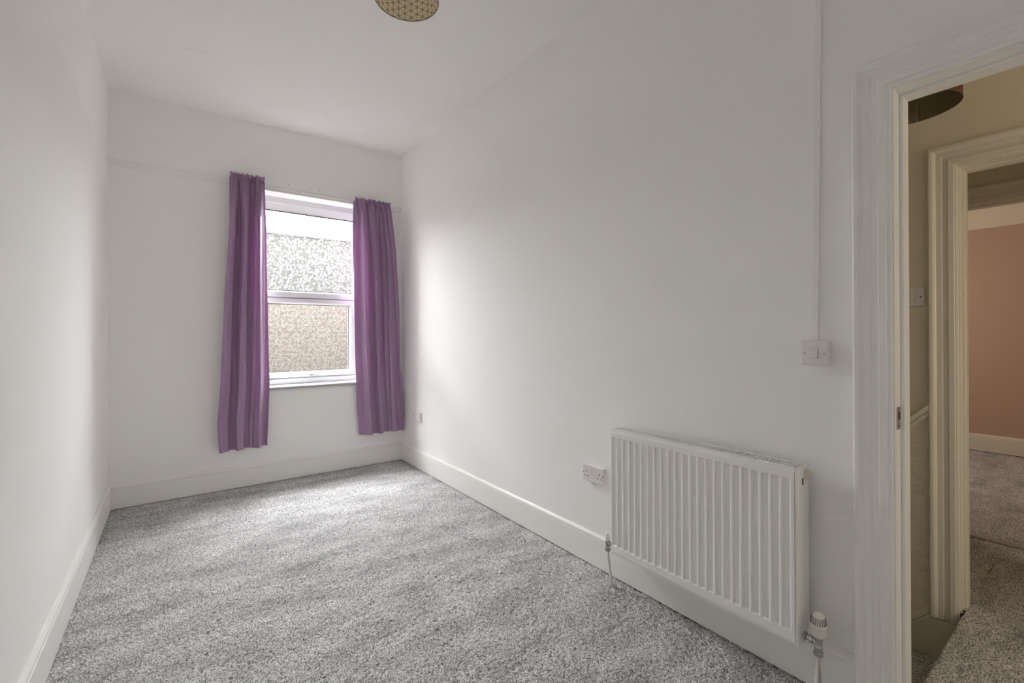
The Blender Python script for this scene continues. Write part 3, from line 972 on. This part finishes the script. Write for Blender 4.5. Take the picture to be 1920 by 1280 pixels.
# ------------------------------------------------------------------ curtains
def interp(tab, z):
    zs_ = [a for a, _ in tab]; v_ = [b for _, b in tab]
    return float(np.interp(z, zs_, v_))
def curtain(label, left, right, ztop, zbot, folds, seed, yc=4.272, hem_fn=None):
    """folds: list of (s centre, sharpness width, sign depth) along the width; left/right tables of x against z"""
    rng = np.random.default_rng(seed)
    root = tag(empty('curtain', ((interp(left, 1.4) + interp(right, 1.4)) / 2, yc, zbot)), label, 'curtain', 'pair of purple curtains at the window')
    NU, NV = 300, 120
    ss = np.linspace(0, 1, NU)
    gath = rng.random(40)
    def shape(s, z):
        # main folds, widening downwards
        t = (ztop - z) / (ztop - zbot)
        y = 0.0
        for (c, w, d_) in folds:
            cc = c + .02 * math.sin(3 * t + c * 20)
            y += d_ * math.exp(-((s - cc) / w) ** 2)
        amp = .25 + .75 * min(1, t / .16)
        fine = .010 * math.sin(s * 2 * math.pi * 13 + 1.7 * math.sin(s * 23)) * max(0, 1 - t / .17) + .004 * math.sin(s * 2 * math.pi * 29 + 2) * max(0, 1 - t / .07)
        wob = .004 * math.sin(9 * t + s * 6) * t
        return y * amp + fine + wob
    def build(z_list, zfun, squeeze):
        bm = bmesh.new()
        rows = []
        for z in z_list:
            L_, R_ = interp(left, z), interp(right, z)
            row = []
            for s in ss:
                y = shape(s, z)
                dy = (shape(s + .004, z) - shape(s - .004, z)) / .008
                x = L_ + s * (R_ - L_) - .10 * dy * abs(R_ - L_) * .35
                row.append(bm.verts.new((x, yc + y, zfun(s, z))))
            rows.append(row)
        for A, B in zip(rows, rows[1:]):
            for k in range(NU - 1):
                bm.faces.new((A[k], A[k + 1], B[k + 1], B[k]))
        return bm
    zl = np.concatenate([np.linspace(ztop - .030, ztop - .25, 30), np.linspace(ztop - .26, zbot, NV)])
    o = obj('drape', build(list(zl), lambda s, z: z, 0), 'curtain', root, True)
    o.location = -Vector(root.location)
    md = o.modifiers.new('cloth_thickness', 'SOLIDIFY'); md.thickness = .0012; md.offset = 0
    # ruffled frill standing up above the gathered rod pocket
    bm = bmesh.new()
    rows = []
    L_, R_ = interp(left, ztop - .03), interp(right, ztop - .03)
    ph = rng.random(6) * 6
    for k, (dz, a) in enumerate(((-.050, .3), (-.040, .6), (-.034, .25), (-.026, .55), (-.018, .9), (-.008, 1.1), (0.0, 1.25))):
        row = []
        for s in ss:
            f = math.sin(s * 2 * math.pi * 11 + 2.2 * math.sin(s * 17 + ph[0]) + ph[1]) + .6 * math.sin(s * 2 * math.pi * 23 + ph[2])
            y = shape(s, ztop - .03) + .009 * a * f
            x = L_ + s * (R_ - L_) + .004 * a * math.sin(s * 2 * math.pi * 19 + ph[3])
            zz = ztop + dz + (.006 * math.sin(s * 2 * math.pi * 8 + ph[4]) + .004 * math.sin(s * 40 + ph[5])) * max(0, (dz + .034) / .034)
            row.append(bm.verts.new((x, yc + y - .002, zz)))
        rows.append(row)
    for A, B in zip(rows, rows[1:]):
        for k in range(NU - 1):
            bm.faces.new((A[k], A[k + 1], B[k + 1], B[k]))
    o = obj('gathered_header', bm, 'curtain', root, True)
    o.location = -Vector(root.location)
    md = o.modifiers.new('cloth_thickness', 'SOLIDIFY'); md.thickness = .0012; md.offset = 0
    # short rod in the pocket, on brackets from the picture rail
    o = obj('rod', tube(bmesh.new(), [(L_ + .012, yc + .004, ztop - .034), (R_ - .012, yc + .004, ztop - .034)], .003, 10), 'curtain', root, True)
    o.location = -Vector(root.location)
    for x in (L_ + .03, R_ - .03):
        o = obj('bracket', bx(x - .004, x + .004, yc + .018, YB - .001, ztop - .038, ztop - .032), 'sleeve', root)
        o.location = -Vector(root.location)
    return root
# x of the two edges against height (heights rising)
lc_l = [(.32, .262), (.42, .255), (.57, .2495), (.80, .268), (1.54, .299), (2.10, .335), (2.40, .345), (2.56, .3476)]
lc_r = [(.32, .600), (.36, .598), (.57, .606), (.84, .617), (1.54, .612), (2.17, .6055), (2.45, .592), (2.56, .5903)]
rc_l = [(.30, 1.394), (.45, 1.384), (.587, 1.3735), (.807, 1.3641), (1.185, 1.3503), (2.03, 1.3377), (2.54, 1.3389)]
rc_r = [(.30, 1.812), (.44, 1.806), (.917, 1.773), (1.496, 1.758), (2.07, 1.727), (2.457, 1.684), (2.54, 1.655)]
curtain('purple curtain on the left side of the frosted window', lc_l, lc_r, 2.556, .322,
        [(.08, .085, -.048), (.265, .038, .046), (.40, .075, -.042), (.585, .040, .048), (.69, .030, .022), (.82, .075, -.040), (.975, .035, .046)], 4)
curtain('purple curtain on the right side of the window, reaching into the corner', rc_l, rc_r, 2.528, .302,
        [(.03, .06, .046), (.20, .045, -.036), (.315, .028, .036), (.425, .055, -.048), (.585, .050, .048), (.70, .025, .030), (.80, .04, -.012), (.88, .025, .024), (.97, .05, -.030)], 9)

# ------------------------------------------------------------------ outside the window
nb = tag(empty('neighbouring_building', (1, 5.8, -3)), 'low pale brick building seen blurred through the frosted window', 'building')
def np_(nm, bm, m):
    o = obj(nm, bm, m, nb); o.location = -Vector(nb.location); return o
np_('brick_wall', bx(-5, 8, 5.75, 5.95, -3, 1.62), 'brick')
np_('rendered_parapet', bx(-5, 8, 5.75, 5.95, 1.62, 2.40), 'render')
np_('coping', bx(-5, 8, 5.72, 5.98, 2.40, 2.45), 'concrete')
struct(obj('floor_yard', bx(-5, 8, YE, 5.75, -3.1, -3), 'concrete'))
struct(obj('roof_shade_overhang', bx(-5, 8, YB - .6, 5.22, ET, ET + .18), 'concrete'))  # unseen overhang, added to keep skylight off the building opposite
